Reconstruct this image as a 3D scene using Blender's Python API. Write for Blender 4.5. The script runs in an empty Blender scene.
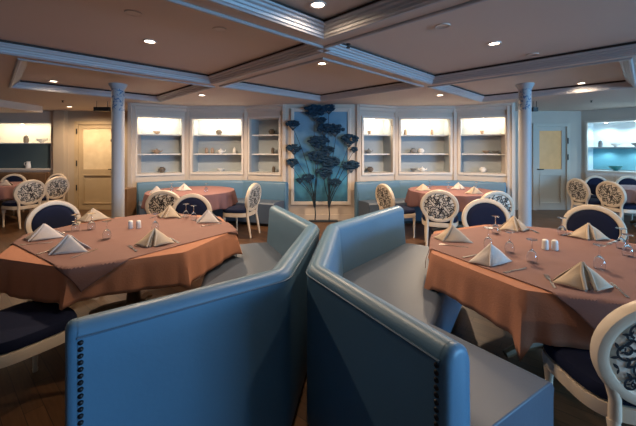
import bpy, bmesh, math, random
from mathutils import Vector, Matrix
R = math.radians
PI = math.pi
random.seed(7)
S = bpy.context.scene
C = bpy.context.collection

# ------------------------------------------------------------------ camera, world, lights, exposure
cam = bpy.data.objects.new('camera', bpy.data.cameras.new('camera'))
C.objects.link(cam)
cam.location = (0, 0, 1.5)
cam.rotation_euler = (R(90), 0, 0)
cam.data.sensor_width = 36
cam.data.lens = 36 * 330 / 636
cam.data.shift_y = -64 / 636
cam.data.clip_start = 0.02
S.camera = cam
S.view_settings.view_transform = 'Standard'
S.view_settings.look = 'None'
S.view_settings.gamma = 1
S.view_settings.exposure = 0.38
w = bpy.data.worlds.new('World'); S.world = w; w.use_nodes = True
w.node_tree.nodes['Background'].inputs[0].default_value = (.30, .50, .80, 1)
w.node_tree.nodes['Background'].inputs[1].default_value = 1.0


def area(name, loc, target, sx, sy, power, col):
    l = bpy.data.lights.new(name, 'AREA'); l.shape = 'RECTANGLE'
    l.size = sx; l.size_y = sy; l.energy = power; l.color = col
    o = bpy.data.objects.new(name, l); C.objects.link(o); o.location = loc
    o.rotation_euler = (Vector(target) - Vector(loc)).to_track_quat('-Z', 'Y').to_euler()
    return o


DAY = (.24, .59, 1.0)
# daylight coming through the windows of the rear and the right wall
area('daylight_rear', (7.2, -2.95, 1.5), (1.5, 2.0, 1.0), 2.6, 1.45, 230, DAY)
area('daylight_side', (9.0, -.7, 1.5), (0, 1.2, 1.1), 4.2, 1.4, 330, DAY)
WARM = (1.0, .74, .50)
SPOT_POWER = 98

# ------------------------------------------------------------------ materials
def mat(name, col, rough=.5, metal=0, trans=0, emit=None, estr=0, noise=None, bump=None, coat=0, ior=1.45, spec=.5, mix=None):
    m = bpy.data.materials.new(name); m.use_nodes = True
    nt = m.node_tree; b = nt.nodes['Principled BSDF']
    b.inputs['Base Color'].default_value = (*col, 1)
    b.inputs['Roughness'].default_value = rough
    b.inputs['Metallic'].default_value = metal
    b.inputs['Transmission Weight'].default_value = trans
    b.inputs['IOR'].default_value = ior
    b.inputs['Coat Weight'].default_value = coat
    b.inputs['Specular IOR Level'].default_value = spec
    if emit:
        b.inputs['Emission Color'].default_value = (*emit, 1); b.inputs['Emission Strength'].default_value = estr
    tc = nt.nodes.new('ShaderNodeTexCoord')
    if noise:
        sc, c2, amt = noise
        n = nt.nodes.new('ShaderNodeTexNoise'); n.inputs['Scale'].default_value = sc; n.inputs['Detail'].default_value = 6
        nt.links.new(tc.outputs['Object'], n.inputs['Vector'])
        r = nt.nodes.new('ShaderNodeValToRGB')
        r.color_ramp.elements[0].position = .5 - amt; r.color_ramp.elements[1].position = .5 + amt
        r.color_ramp.elements[0].color = (*col, 1); r.color_ramp.elements[1].color = (*c2, 1)
        nt.links.new(n.outputs['Fac'], r.inputs['Fac']); nt.links.new(r.outputs['Color'], b.inputs['Base Color'])
    if bump:
        sc, st = bump
        n = nt.nodes.new('ShaderNodeTexNoise'); n.inputs['Scale'].default_value = sc; n.inputs['Detail'].default_value = 5
        nt.links.new(tc.outputs['Object'], n.inputs['Vector'])
        bp = nt.nodes.new('ShaderNodeBump'); bp.inputs['Strength'].default_value = st; bp.inputs['Distance'].default_value = .01
        nt.links.new(n.outputs['Fac'], bp.inputs['Height']); nt.links.new(bp.outputs['Normal'], b.inputs['Normal'])
    return m


M = {}
M['wall'] = mat('wall_paint', (.60, .505, .42), .6, noise=(3, (.56, .47, .39), .3))
M['walltan'] = mat('tan_wall_paint', (.48, .39, .28), .6, noise=(3, (.45, .36, .26), .3))
M['ceil'] = mat('ceiling_paint', (.62, .53, .465), .7, noise=(1.5, (.60, .515, .455), .3))
M['mould'] = mat('moulding_paint', (.42, .42, .44), .45)
M['gapshade'] = mat('ceiling_gap_shade', (.05, .03, .025), .8)  # dark colour on the recess sides imitates shade above the moulding
M['trimw'] = mat('cabinet_paint', (.66, .58, .50), .5)
M['nicheback'] = mat('niche_back_paint', (.36, .40, .42), .6, noise=(4, (.34, .38, .40), .3))
M['shelf'] = mat('shelf_paint', (.72, .70, .67), .4)
M['leather'] = mat('blue_leather', (.090, .190, .29), .40, bump=(60, .06), noise=(5, (.083, .176, .272), .3))
M['warmseat'] = mat('warm_lit_seat_leather', (.078, .105, .148), .5, bump=(50, .06), noise=(6, (.07, .096, .138), .3))  # same blue leather, greyed in its colour to imitate warm light from above
M['piping'] = mat('dark_piping', (.06, .12, .19), .5)
M['stud'] = mat('dark_nailhead', (.025, .022, .025), .35, metal=.6)
M['cloth'] = mat('terracotta_cloth', (.43, .185, .105), .8, noise=(7, (.39, .165, .095), .3), bump=(90, .12))
M['overlay'] = mat('mauve_cloth', (.225, .118, .100), .8, noise=(9, (.205, .106, .09), .3), bump=(110, .12))
M['pinkcloth'] = mat('pink_cloth', (.25, .125, .12), .8, noise=(6, (.225, .112, .108), .3), bump=(90, .12))
M['mauvecloth'] = mat('lilac_cloth', (.30, .22, .25), .8, noise=(6, (.27, .20, .23), .3), bump=(90, .12))
M['napkin'] = mat('napkin_linen', (.50, .40, .30), .85, noise=(18, (.44, .35, .26), .3), bump=(130, .15))
M['napkinw'] = mat('napkin_white', (.56, .49, .45), .85, noise=(18, (.51, .45, .41), .3), bump=(130, .15))
M['cream'] = mat('cream_wood', (.70, .58, .45), .4, noise=(9, (.64, .53, .41), .3))
M['navy'] = mat('navy_velvet', (.008, .012, .035), .8, bump=(120, .1), spec=.2)
M['ivory'] = mat('ivory_fabric', (.74, .66, .56), .8, bump=(140, .1))
M['black'] = mat('black_thread', (.012, .011, .016), .7)
M['steel'] = mat('cutlery_steel', (.55, .53, .50), .22, metal=1)
M['glass'] = mat('clear_glass', (.93, .96, 1), .02, trans=1, ior=1.3)
M['porcelain'] = mat('white_porcelain', (.75, .72, .68), .25)
M['bronze'] = mat('dark_pottery', (.10, .075, .06), .35, noise=(20, (.16, .13, .10), .2))
M['tanpot'] = mat('tan_pottery', (.38, .27, .19), .4, noise=(14, (.30, .21, .15), .2))
M['tealdish'] = mat('teal_glaze', (.03, .22, .22), .3)
M['greypot'] = mat('grey_pottery', (.20, .20, .20), .4)
M['doorwood'] = mat('door_paint', (.60, .53, .44), .45)
M['doorwarm'] = mat('door_wood_yellow', (.50, .38, .23), .45, noise=(5, (.45, .34, .20), .3))
M['amber'] = mat('backlit_amber_glass', (.62, .38, .15), .35, noise=(6, (.52, .30, .11), .25), emit=(.9, .50, .18), estr=.13)  # weak emission stands in for light behind the pane
M['frost'] = mat('frosted_cream_glass', (.78, .64, .42), .35, noise=(5, (.66, .52, .32), .2))
M['darkmetal'] = mat('dark_metal', (.03, .028, .026), .4, metal=.5)
M['chrome'] = mat('white_rim', (.75, .70, .66), .3)
M['tealpanel'] = mat('teal_panel', (.065, .10, .115), .4)
M['cyanback'] = mat('cyan_panel', (.16, .42, .50), .5)
M['stem'] = mat('navy_paint', (.010, .022, .035), .5)
M['bloom'] = mat('navy_blossom', (.004, .024, .05), .75, noise=(30, (.007, .045, .085), .15), bump=(60, .4))
M['col'] = mat('column_paint', (.40, .40, .415), .45)
M['lampglow'] = mat('downlight_glow', (1, .9, .8), .5, emit=(1, .80, .58), estr=9)
M['lampdim'] = mat('downlight_off', (.62, .54, .47), .4)
M['winglass'] = mat('window_glass', (.9, .95, 1), .02, trans=1, ior=1.1)
M['brownwood'] = mat('brown_wood', (.20, .11, .055), .5, noise=(8, (.15, .08, .04), .3))


def mat_floor():
    m = bpy.data.materials.new('parquet'); m.use_nodes = True; nt = m.node_tree; b = nt.nodes['Principled BSDF']
    tc = nt.nodes.new('ShaderNodeTexCoord'); mp = nt.nodes.new('ShaderNodeMapping'); mp.inputs['Rotation'].default_value = (0, 0, R(40))
    br = nt.nodes.new('ShaderNodeTexBrick')
    br.inputs['Color1'].default_value = (.13, .062, .027, 1); br.inputs['Color2'].default_value = (.075, .037, .018, 1)
    br.inputs['Mortar'].default_value = (.02, .012, .008, 1); br.inputs['Scale'].default_value = 1
    br.inputs['Brick Width'].default_value = .55; br.inputs['Row Height'].default_value = .09; br.inputs['Mortar Size'].default_value = .002
    wv = nt.nodes.new('ShaderNodeTexNoise'); wv.inputs['Scale'].default_value = 8
    mp2 = nt.nodes.new('ShaderNodeMapping'); mp2.inputs['Scale'].default_value = (1, 9, 1)
    mx = nt.nodes.new('ShaderNodeMixRGB'); mx.blend_type = 'OVERLAY'; mx.inputs[0].default_value = .5
    L = nt.links.new
    L(tc.outputs['Object'], mp.inputs['Vector']); L(mp.outputs['Vector'], br.inputs['Vector'])
    L(mp.outputs['Vector'], mp2.inputs['Vector']); L(mp2.outputs['Vector'], wv.inputs['Vector'])
    L(br.outputs['Color'], mx.inputs[1]); L(wv.outputs['Fac'], mx.inputs[2]); L(mx.outputs['Color'], b.inputs['Base Color'])
    b.inputs['Roughness'].default_value = .38
    return m


M['floor'] = mat_floor()


def mat_painting():
    # the painted picture: mottled blue-teal brushwork, deep navy at its upper and lower edge
    m = bpy.data.materials.new('blue_painting'); m.use_nodes = True; nt = m.node_tree; b = nt.nodes['Principled BSDF']
    tc = nt.nodes.new('ShaderNodeTexCoord'); n = nt.nodes.new('ShaderNodeTexNoise'); n.inputs['Scale'].default_value = 4.5; n.inputs['Detail'].default_value = 8
    sx = nt.nodes.new('ShaderNodeSeparateXYZ'); ad = nt.nodes.new('ShaderNodeMath'); ad.operation = 'MULTIPLY_ADD'
    ad.inputs[1].default_value = .35; r = nt.nodes.new('ShaderNodeValToRGB')
    e = r.color_ramp.elements
    e[0].position = .12; e[0].color = (.02, .07, .13, 1); e[1].position = .9; e[1].color = (.17, .32, .44, 1)
    x = r.color_ramp.elements.new(.38); x.color = (.07, .30, .44, 1)
    x = r.color_ramp.elements.new(.62); x.color = (.08, .23, .35, 1)
    L = nt.links.new
    mr = nt.nodes.new('ShaderNodeMapRange'); mr.inputs[1].default_value = .35; mr.inputs[2].default_value = 2.3
    mr.inputs[3].default_value = 0; mr.inputs[4].default_value = .8
    L(tc.outputs['Object'], n.inputs['Vector']); L(tc.outputs['Object'], sx.inputs[0]); L(sx.outputs['Z'], mr.inputs[0])
    L(n.outputs['Fac'], ad.inputs[0]); L(mr.outputs[0], ad.inputs[2]); L(ad.outputs[0], r.inputs['Fac']); L(r.outputs['Color'], b.inputs['Base Color'])
    b.inputs['Roughness'].default_value = .5
    return m


M['painting'] = mat_painting()


def mat_floral():
    m = bpy.data.materials.new('blue_floral_band'); m.use_nodes = True; nt = m.node_tree; b = nt.nodes['Principled BSDF']
    tc = nt.nodes.new('ShaderNodeTexCoord'); n = nt.nodes.new('ShaderNodeTexNoise'); n.inputs['Scale'].default_value = 16; n.inputs['Detail'].default_value = 2
    n.inputs['Distortion'].default_value = 1.5
    r = nt.nodes.new('ShaderNodeValToRGB'); e = r.color_ramp.elements
    e[0].position = .52; e[0].color = (.40, .40, .415, 1); e[1].position = .60; e[1].color = (.08, .15, .27, 1)
    nt.links.new(tc.outputs['Object'], n.inputs['Vector']); nt.links.new(n.outputs['Fac'], r.inputs['Fac']); nt.links.new(r.outputs['Color'], b.inputs['Base Color'])
    return m


M['floral'] = mat_floral()

# ------------------------------------------------------------------ helpers
def obj(name, bm, m, parent=None, smooth=True, bevel=0):
    me = bpy.data.meshes.new(name)
    bmesh.ops.recalc_face_normals(bm, faces=bm.faces[:])
    bm.to_mesh(me); bm.free()
    for q in (m if isinstance(m, (list, tuple)) else [m]): me.materials.append(q)
    o = bpy.data.objects.new(name, me); C.objects.link(o)
    if parent: o.parent = parent
    if smooth:
        me.polygons.foreach_set('use_smooth', [True] * len(me.polygons))
        me.set_sharp_from_angle(angle=R(38))
    if bevel:
        b = o.modifiers.new('bevel', 'BEVEL'); b.width = bevel; b.segments = 2; b.limit_method = 'ANGLE'; b.angle_limit = R(50)
    return o


def thing(name, label, cat, loc=(0, 0, 0), rz=0, group=None):
    o = bpy.data.objects.new(name, None); C.objects.link(o); o.empty_display_size = .1
    o.location = loc; o.rotation_euler = (0, 0, rz); o['label'] = label; o['category'] = cat
    if group: o['group'] = group
    return o


def tag(o, label, cat, group=None):
    o['label'] = label; o['category'] = cat
    if group: o['group'] = group
    return o


def struct(name, bm, m, smooth=False):
    o = obj(name, bm, m, smooth=smooth); o['kind'] = 'structure'; return o


def dup(root, loc, rz, label, group=None):
    r = root.copy(); C.objects.link(r); r.location = loc; r.rotation_euler = (0, 0, rz); r['label'] = label
    if group: r['group'] = group
    for ch in list(root.children):
        c = ch.copy(); C.objects.link(c); c.parent = r
        for g in list(ch.children):
            d = g.copy(); C.objects.link(d); d.parent = c
    return r


def box(bm, x0, x1, y0, y1, z0, z1, mx=None, mi=0):
    vs = [bm.verts.new(p) for p in ((x0, y0, z0), (x1, y0, z0), (x1, y1, z0), (x0, y1, z0), (x0, y0, z1), (x1, y0, z1), (x1, y1, z1), (x0, y1, z1))]
    for f in ((3, 2, 1, 0), (4, 5, 6, 7), (0, 1, 5, 4), (1, 2, 6, 5), (2, 3, 7, 6), (3, 0, 4, 7)):
        bm.faces.new([vs[i] for i in f]).material_index = mi
    if mx:
        for v in vs: v.co = mx @ v.co
    return vs


def lathe(bm, prof, n=20, c=(0, 0, 0), sx=1, sy=1, cap=True, mi=0):
    rings = []
    for r, z in prof:
        rings.append([bm.verts.new((c[0] + r * sx * math.cos(2 * PI * i / n), c[1] + r * sy * math.sin(2 * PI * i / n), c[2] + z)) for i in range(n)])
    for a, b in zip(rings, rings[1:]):
        for i in range(n): bm.faces.new((a[i], a[(i + 1) % n], b[(i + 1) % n], b[i])).material_index = mi
    if cap:
        bm.faces.new(rings[0][::-1]).material_index = mi; bm.faces.new(rings[-1]).material_index = mi
    return rings


def tube(bm, pts, rad, n=8, closed=False, mi=0, cap=True):
    pts = [Vector(p) for p in pts]; k = len(pts)
    rads = rad if isinstance(rad, (list, tuple)) else [rad] * k
    rings = []; up = None
    for i, p in enumerate(pts):
        a = pts[(i - 1) % k] if (closed or i > 0) else p
        b = pts[(i + 1) % k] if (closed or i < k - 1) else p
        t = (b - a).normalized()
        if up is None: up = t.orthogonal().normalized()
        up = (up - t * up.dot(t)).normalized(); q = t.cross(up)
        rings.append([bm.verts.new(p + (up * math.cos(2 * PI * j / n) + q * math.sin(2 * PI * j / n)) * rads[i]) for j in range(n)])
    for i in range(k if closed else k - 1):
        a, b = rings[i], rings[(i + 1) % k]
        for j in range(n): bm.faces.new((a[j], a[(j + 1) % n], b[(j + 1) % n], b[j])).material_index = mi
    if not closed and cap:
        bm.faces.new(rings[0][::-1]).material_index = mi; bm.faces.new(rings[-1]).material_index = mi


def offset_path(path, d, side, closed=False):
    # side +1: to the left of travel; mitred
    n = len(path); out = []
    for i in range(n):
        p = Vector(path[i])
        a = Vector(path[(i - 1) % n]) if (closed or i > 0) else None
        b = Vector(path[(i + 1) % n]) if (closed or i < n - 1) else None
        ns = []
        for s, e in ((a, p), (p, b)):
            if s is not None and e is not None:
                t = (e - s).normalized(); ns.append(Vector((-t.y, t.x)) * side)
        if len(ns) == 1: out.append(p + ns[0] * d)
        else:
            m = (ns[0] + ns[1]).normalized(); out.append(p + m * (d / max(.3, m.dot(ns[0]))))
    return out


def sweep(bm, path, prof, side, closed=False, closed_prof=True, mi=0, mid=None):
    rows = []
    for d, z in prof:
        op = offset_path(path, d, side, closed)
        if mid and d > .2:
            op = [op[0], offset_path(path, d * mid[0], side, closed)[1], offset_path(path, d * mid[1], side, closed)[2], op[-1]]
        rows.append([bm.verts.new((p.x, p.y, z)) for p in op])
    m = len(rows); n = len(path)
    for k in range(m if closed_prof else m - 1):
        a, b = rows[k], rows[(k + 1) % m]
        for i in range(n if closed else n - 1):
            bm.faces.new((a[i], a[(i + 1) % n], b[(i + 1) % n], b[i])).material_index = mi
    if closed_prof and not closed:
        bm.faces.new([r[0] for r in rows]).material_index = mi; bm.faces.new([r[-1] for r in rows][::-1]).material_index = mi


def fillet(path, r, n=6):
    out = [Vector(path[0])]
    for i in range(1, len(path) - 1):
        a, p, b = Vector(path[i - 1]), Vector(path[i]), Vector(path[i + 1])
        u, v = (a - p).normalized(), (b - p).normalized()
        ang = math.acos(max(-1, min(1, u.dot(v)))); t = r / math.tan(ang / 2)
        s, e = p + u * t, p + v * t
        for k in range(n + 1):
            q = k / n; out.append((s * (1 - q) + p * q) * (1 - q) + (p * (1 - q) + e * q) * q)
    out.append(Vector(path[-1]))
    return out


# ------------------------------------------------------------------ the room
XC = .07
ZC = 2.44
P1, P2, P3, P4 = (.78, 6.95), (1.66, 7.30), (2.94, 7.27), (3.90, 6.74)
YD = 8.15


def mir(p, s): return (XC + s * p[0], p[1])


bm = bmesh.new(); box(bm, -9.2, 9.2, -3.2, 9.6, -.1, 0); struct('floor', bm, M['floor'])

# ceiling with recessed coffers laid out on the diagonal (u to the upper right, v to the upper left)
UV = Matrix.Translation((XC - .02, 0, 0)) @ Matrix.Rotation(R(45), 4, 'Z')
cells = [(-.2, 1.93, -.2, 1.93),
         (-2.2, 2.20, 2.18, 4.43), (.23, 2.33, 4.68, 6.80),
         (2.18, 4.43, -2.2, 2.20), (4.68, 6.80, .20, 2.33),
         (2.44, 4.50, 2.44, 4.50)]
bm = bmesh.new()
us = sorted({-9, 14} | {c[0] for c in cells} | {c[1] for c in cells})
vs_ = sorted({-9, 14} | {c[2] for c in cells} | {c[3] for c in cells})
for u0, u1 in zip(us, us[1:]):
    for v0, v1 in zip(vs_, vs_[1:]):
        cu, cv = (u0 + u1) / 2, (v0 + v1) / 2
        if any(c[0] < cu < c[1] and c[2] < cv < c[3] for c in cells): continue
        bm.faces.new([bm.verts.new((a, b, ZC)) for a, b in ((u0, v0), (u1, v0), (u1, v1), (u0, v1))])
bmesh.ops.remove_doubles(bm, verts=bm.verts[:], dist=.0005)
for c in cells:
    e = .05
    p = [(c[0] + e, c[2] + e), (c[1] - e, c[2] + e), (c[1] - e, c[3] - e), (c[0] + e, c[3] - e)]
    q = [(c[0], c[2]), (c[1], c[2]), (c[1], c[3]), (c[0], c[3])]
    t = [bm.verts.new((*a, ZC + .10)) for a in p]; bm.faces.new(t)
    l = [bm.verts.new((*a, ZC + .058)) for a in p]
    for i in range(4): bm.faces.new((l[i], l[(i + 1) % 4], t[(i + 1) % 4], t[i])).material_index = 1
bmesh.ops.transform(bm, matrix=UV, verts=bm.verts[:])
# keep only what lies over the room
for co, no in (((9.2, 0, 0), (1, 0, 0)), ((-9.2, 0, 0), (-1, 0, 0)), ((0, 9.6, 0), (0, 1, 0)), ((0, -3.2, 0), (0, -1, 0))):
    bmesh.ops.bisect_plane(bm, geom=bm.verts[:] + bm.edges[:] + bm.faces[:], plane_co=co, plane_no=no, clear_outer=True)
struct('ceiling', bm, [M['ceil'], M['gapshade']])
bm = bmesh.new(); box(bm, -9.2, 9.2, -3.2, 9.6, ZC + .14, ZC + .22); struct('ceiling_slab', bm, M['ceil'])
prof = [(-.050, ZC + .004), (-.050, ZC - .010), (-.040, ZC - .018), (-.022, ZC - .018), (-.012, ZC - .008), (0, ZC - .004), (.004, ZC + .014),
        (.016, ZC + .018), (.020, ZC + .034), (.040, ZC + .042), (.046, ZC + .056), (.066, ZC + .060), (.070, ZC + .072), (.02, ZC + .074)]
for i, c in enumerate(cells):
    bm = bmesh.new()
    sweep(bm, [(c[0], c[2]), (c[1], c[2]), (c[1], c[3]), (c[0], c[3])], prof, 1, closed=True)
    bmesh.ops.transform(bm, matrix=UV, verts=bm.verts[:])
    struct('trim_%d' % (i + 1), bm, M['mould'])


def frame_matrix(a, b):
    # local x along the wall from a to b, y away from the viewer, z up
    a, b = Vector((*a, 0)), Vector((*b, 0)); x = (b - a).normalized(); z = Vector((0, 0, 1)); y = z.cross(x)
    m = Matrix((x, y, z)).transposed().to_4x4(); m.translation = a
    return m, (b - a).length


def wall_with_hole(name, a, b, hole, m=None, th=.06, z1=ZC + .05):
    mx, L = frame_matrix(a, b); bm = bmesh.new()
    x0, x1, h0, h1 = hole
    for q in ((-.02, x0, 0, z1), (x1, L + .02, 0, z1), (x0, x1, 0, h0), (x0, x1, h1, z1)):
        if q[1] > q[0] and q[3] > q[2]: box(bm, q[0], q[1], 0, th, q[2], q[3], mx)
    return struct(name, bm, m or M['wall']), mx, L


def plain_wall(name, a, b, m=None, th=.1):
    mx, L = frame_matrix(a, b); bm = bmesh.new(); box(bm, -.02, L + .02, 0, th, 0, ZC + .12, mx); return struct(name, bm, m or M['wall'])


# central panel wall and the two bays
plain_wall('wall_far_centre', mir(P1, -1), mir(P1, 1))
lamp_count = [0]


def niche(label, wallname, a, b, hole, depth, lit, mats, shelves, lowz=None, warm=(1, .84, .62), power=36, group='lit display niches in the bays'):
    o, mx, L = wall_with_hole(wallname, a, b, hole)
    x0, x1, z0, z1 = hole
    t = thing('display_niche', label, 'display shelf', mx @ Vector(((x0 + x1) / 2, .06, z0)), math.atan2(mx[1][0], mx[0][0]), group)
    hw = (x1 - x0) / 2; H = z1 - z0
    def part(n, boxes, m, bevel=0):
        q = bmesh.new()
        for bb in boxes: box(q, *bb)
        return obj(n, q, m, t, smooth=False, bevel=bevel)
    d = depth
    part('back_panel', [(-hw, hw, d, d + .02, 0, H)], mats[0])
    part('side_panel', [(-hw - .02, -hw, 0, d + .02, 0, H)], mats[0]); part('side_panel', [(hw, hw + .02, 0, d + .02, 0, H)], mats[0])
    part('top_panel', [(-hw - .02, hw + .02, 0, d + .02, H, H + .02)], M['shelf'])
    part('bottom_panel', [(-hw - .02, hw + .02, 0, d + .02, -.02, 0)], M['shelf'])
    for s in shelves: part('shelf', [(-hw, hw, .03, d, s - z0 - .012, s - z0 + .012)], M['shelf'])
    f = .045
    q = bmesh.new()
    for bb in ((-hw - f, hw + f, H, H + f), (-hw - f, hw + f, -f, 0), (-hw - f, -hw, 0, H), (hw, hw + f, 0, H)):
        box(q, bb[0], bb[1], -.085, -.055, bb[2], bb[3])
    obj('frame', q, M['trimw'], t, smooth=False)
    if lit:
        q = bmesh.new(); lathe(q, [(.03, 0), (.03, .012)], 14, (0, d * .5, H - .014)); obj('lamp', q, M['lampglow'], t)
        l = bpy.data.lights.new('niche_light', 'AREA'); l.shape = 'RECTANGLE'; l.size = hw * 1.7; l.size_y = .04; l.energy = power * .14; l.color = warm
        k = bpy.data.objects.new('niche_light', l); C.objects.link(k); k.parent = t; k.location = (0, .07, H - .02); k.rotation_euler = (R(48), 0, 0)
    return t, mx


NB = (M['nicheback'],)
SH = (1.385, 1.805)
N = {}


def span(a, b, m0, m1, s):
    L = (Vector(b) - Vector(a)).length
    return (m0, L - m1)


for s, side in ((-1, 'left'), (1, 'right')):
    p1, p2, p3, p4 = (mir(p, s) for p in (P1, P2, P3, P4))
    def order(a, b): return (a, b) if a[0] < b[0] else (b, a)
    ms = dict()
    a, b = order(p1, p2); L = (Vector(b) - Vector(a)).length
    inner = (.12, L - .10) if s > 0 else (.10, L - .12)
    N[side + '1'] = niche('narrow wall niche nearest the blue picture on its %s side' % side + (', unlit' if s < 0 else ', lit at the top'), 'wall_%s_bay_inner' % side, a, b, (*inner, .985, 2.16), .30, s > 0, NB, SH)
    a, b = order(p2, p3); L = (Vector(b) - Vector(a)).length
    N[side + '2'] = niche('wide lit wall niche in the middle of the %s bay' % side, 'wall_%s_bay_middle' % side, a, b, (.10, L - .10, .985, 2.16), .32, True, NB, SH, power=52)
    a, b = order(p3, p4); L = (Vector(b) - Vector(a)).length
    inner = (.12, L - .12)
    N[side + '3'] = niche('lit wall niche at the outer end of the %s bay, by the column' % side, 'wall_%s_bay_outer' % side, a, b, (*inner, .985, 2.16), .30, True, NB, SH)
    # cornice along the bay
    bm = bmesh.new()
    path = [p1, p2, p3, p4]
    sweep(bm, path, [(0, 2.30), (.02, 2.30), (.03, 2.33), (.03, 2.38), (.06, 2.40), (.06, ZC - .001), (0, ZC - .001)], -s)
    struct('trim_bay_' + side, bm, M['wall'])
    # pilasters where the facets meet
    for k, p in enumerate((p1, p2, p3, p4)):
        bm = bmesh.new(); mx = Matrix.Translation((p[0], p[1] - .01, 0)); box(bm, -.035, .035, -.03, .05, 0, ZC, mx)
        struct('trim_pilaster_%s_%d' % (side, k + 1), bm, M['wall'])
    plain_wall('wall_%s_return' % side, *((( mir((4.25, YD), s)), p4) if s < 0 else (p4, mir((4.25, YD), s))))

# left end wall: display niche, then the door
XL = -6.33
o, mx, L = wall_with_hole('wall_left_end', (XL, YD), (-4.0, YD), (1.02 - .62, 1.02 + .37, 0, 2.17), M['walltan'])
t, mxl = niche('wide wall niche at the far left with a dark teal lower panel and warm lamps', 'wall_left_end_niche', (-9.2, YD), (XL, YD), (.7, 2.62, 1.02, 2.13), .42, True,
               (mat('warm_niche_paint', (.60, .56, .47), .6),), (1.64,), power=60, group=None)
q = bmesh.new(); box(q, -.96, .96, .05, .06, 0, .61); obj('lower_panel', q, M['tealpanel'], t, smooth=False)
t = thing('low_cabinet', 'low brown wooden cabinet under the far left wall niche', 'cabinet', (-7.55, YD - .045, 0))
bm = bmesh.new(); box(bm, -.95, .95, -.03, .03, .05, .93); obj('body', bm, M['brownwood'], t, smooth=False, bevel=.004)
for k in range(3):
    bm = bmesh.new(); box(bm, -.92 + k * .62, -.34 + k * .62, -.055, -.03, .1, .9); obj('door', bm, M['brownwood'], t, smooth=False, bevel=.006)
bm = bmesh.new(); box(bm, XL - .10, XL + .16, YD - .14, YD, 0, ZC); struct('trim_left_pillar', bm, M['walltan'])

# right end wall: door, then the angled display wall
XR = 6.50
wall_with_hole('wall_right_end', (3.9, YD), (XR, YD), (1.43, 2.26, 0, 2.11))
RA, RB = (XR, YD), (XR + .6 * 5.0, YD - .8 * 5.0)
tR, mxr = niche('wide wall niche at the far right glowing white and turquoise', 'wall_right_display', RA, RB, (.12, 2.3, .98, 2.14), .45, False,
                (mat('white_niche_paint', (.66, .74, .76), .5),), (1.535,), group=None)
q = bmesh.new(); box(q, -1.09, 1.09, .42, .44, .02, .53); obj('turquoise_panel', q, M['cyanback'], tR, smooth=False)
for x in (-.8, -.25, .3, .85):
    q = bmesh.new(); lathe(q, [(.03, 0), (.03, .012)], 14, (x, .22, 1.146)); obj('lamp', q, M['lampglow'], tR)
    for zz, pw in ((1.13, 15), (.52, 7)):
        l = bpy.data.lights.new('niche_light', 'SPOT'); l.energy = pw; l.color = (.62, .86, 1); l.spot_size = R(150); l.spot_blend = .6; l.shadow_soft_size = .04
        k = bpy.data.objects.new('niche_light', l); C.objects.link(k); k.parent = tR; k.location = (x, .2, zz)
t = thing('low_cabinet', 'low white cabinet under the turquoise far right niche', 'cabinet', mxr @ Vector((1.2, -.03, 0)), math.atan2(mxr[1][0], mxr[0][0]))
bm = bmesh.new(); box(bm, -1.1, 1.1, -.03, .03, .05, .93); obj('body', bm, M['shelf'], t, smooth=False)
for k in range(4):
    bm = bmesh.new(); box(bm, -1.07 + k * .54, -.57 + k * .54, -.05, -.03, .1, .9); obj('door', bm, M['shelf'], t, smooth=False, bevel=.005)

# walls out of the picture that close the room
bm = bmesh.new(); box(bm, -9.3, -9.2, -3.2, YD + .1, 0, ZC + .12); struct('wall_left', bm, M['wall'])
mx, L = frame_matrix((9.2, 4.4), (9.2, -3.2))
wall_with_hole('wall_right', (9.2, 4.4), (9.2, -3.2), (2.9, 7.3, .8, 2.25))
mx, L = frame_matrix((9.2, -3.2), (-9.2, -3.2))
wall_with_hole('wall_rear', (9.2, -3.2), (-9.2, -3.2), (.6, 3.4, .75, 2.25))


def window(n, mx, x0, x1, z0, z1, k):
    bm = bmesh.new()
    for i in range(k + 1):
        x = x0 + (x1 - x0) * i / k; box(bm, x - .03, x + .03, .0, .05, z0, z1, mx)
    for z in (z0, z1): box(bm, x0, x1, 0, .05, z - .03, z + .03, mx)
    struct('window_%d' % n, bm, M['trimw'])


window(1, frame_matrix((9.2, 4.4), (9.2, -3.2))[0], 2.9, 7.3, .8, 2.25, 5)
window(2, frame_matrix((9.2, -3.2), (-9.2, -3.2))[0], (.6), 3.4, .75, 2.25, 3)


bm = bmesh.new(); box(bm, -9.2, -6.05, 5.3, 7.25, 2.30, ZC + .01); struct('trim_bulkhead_left', bm, M['wall'])
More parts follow.
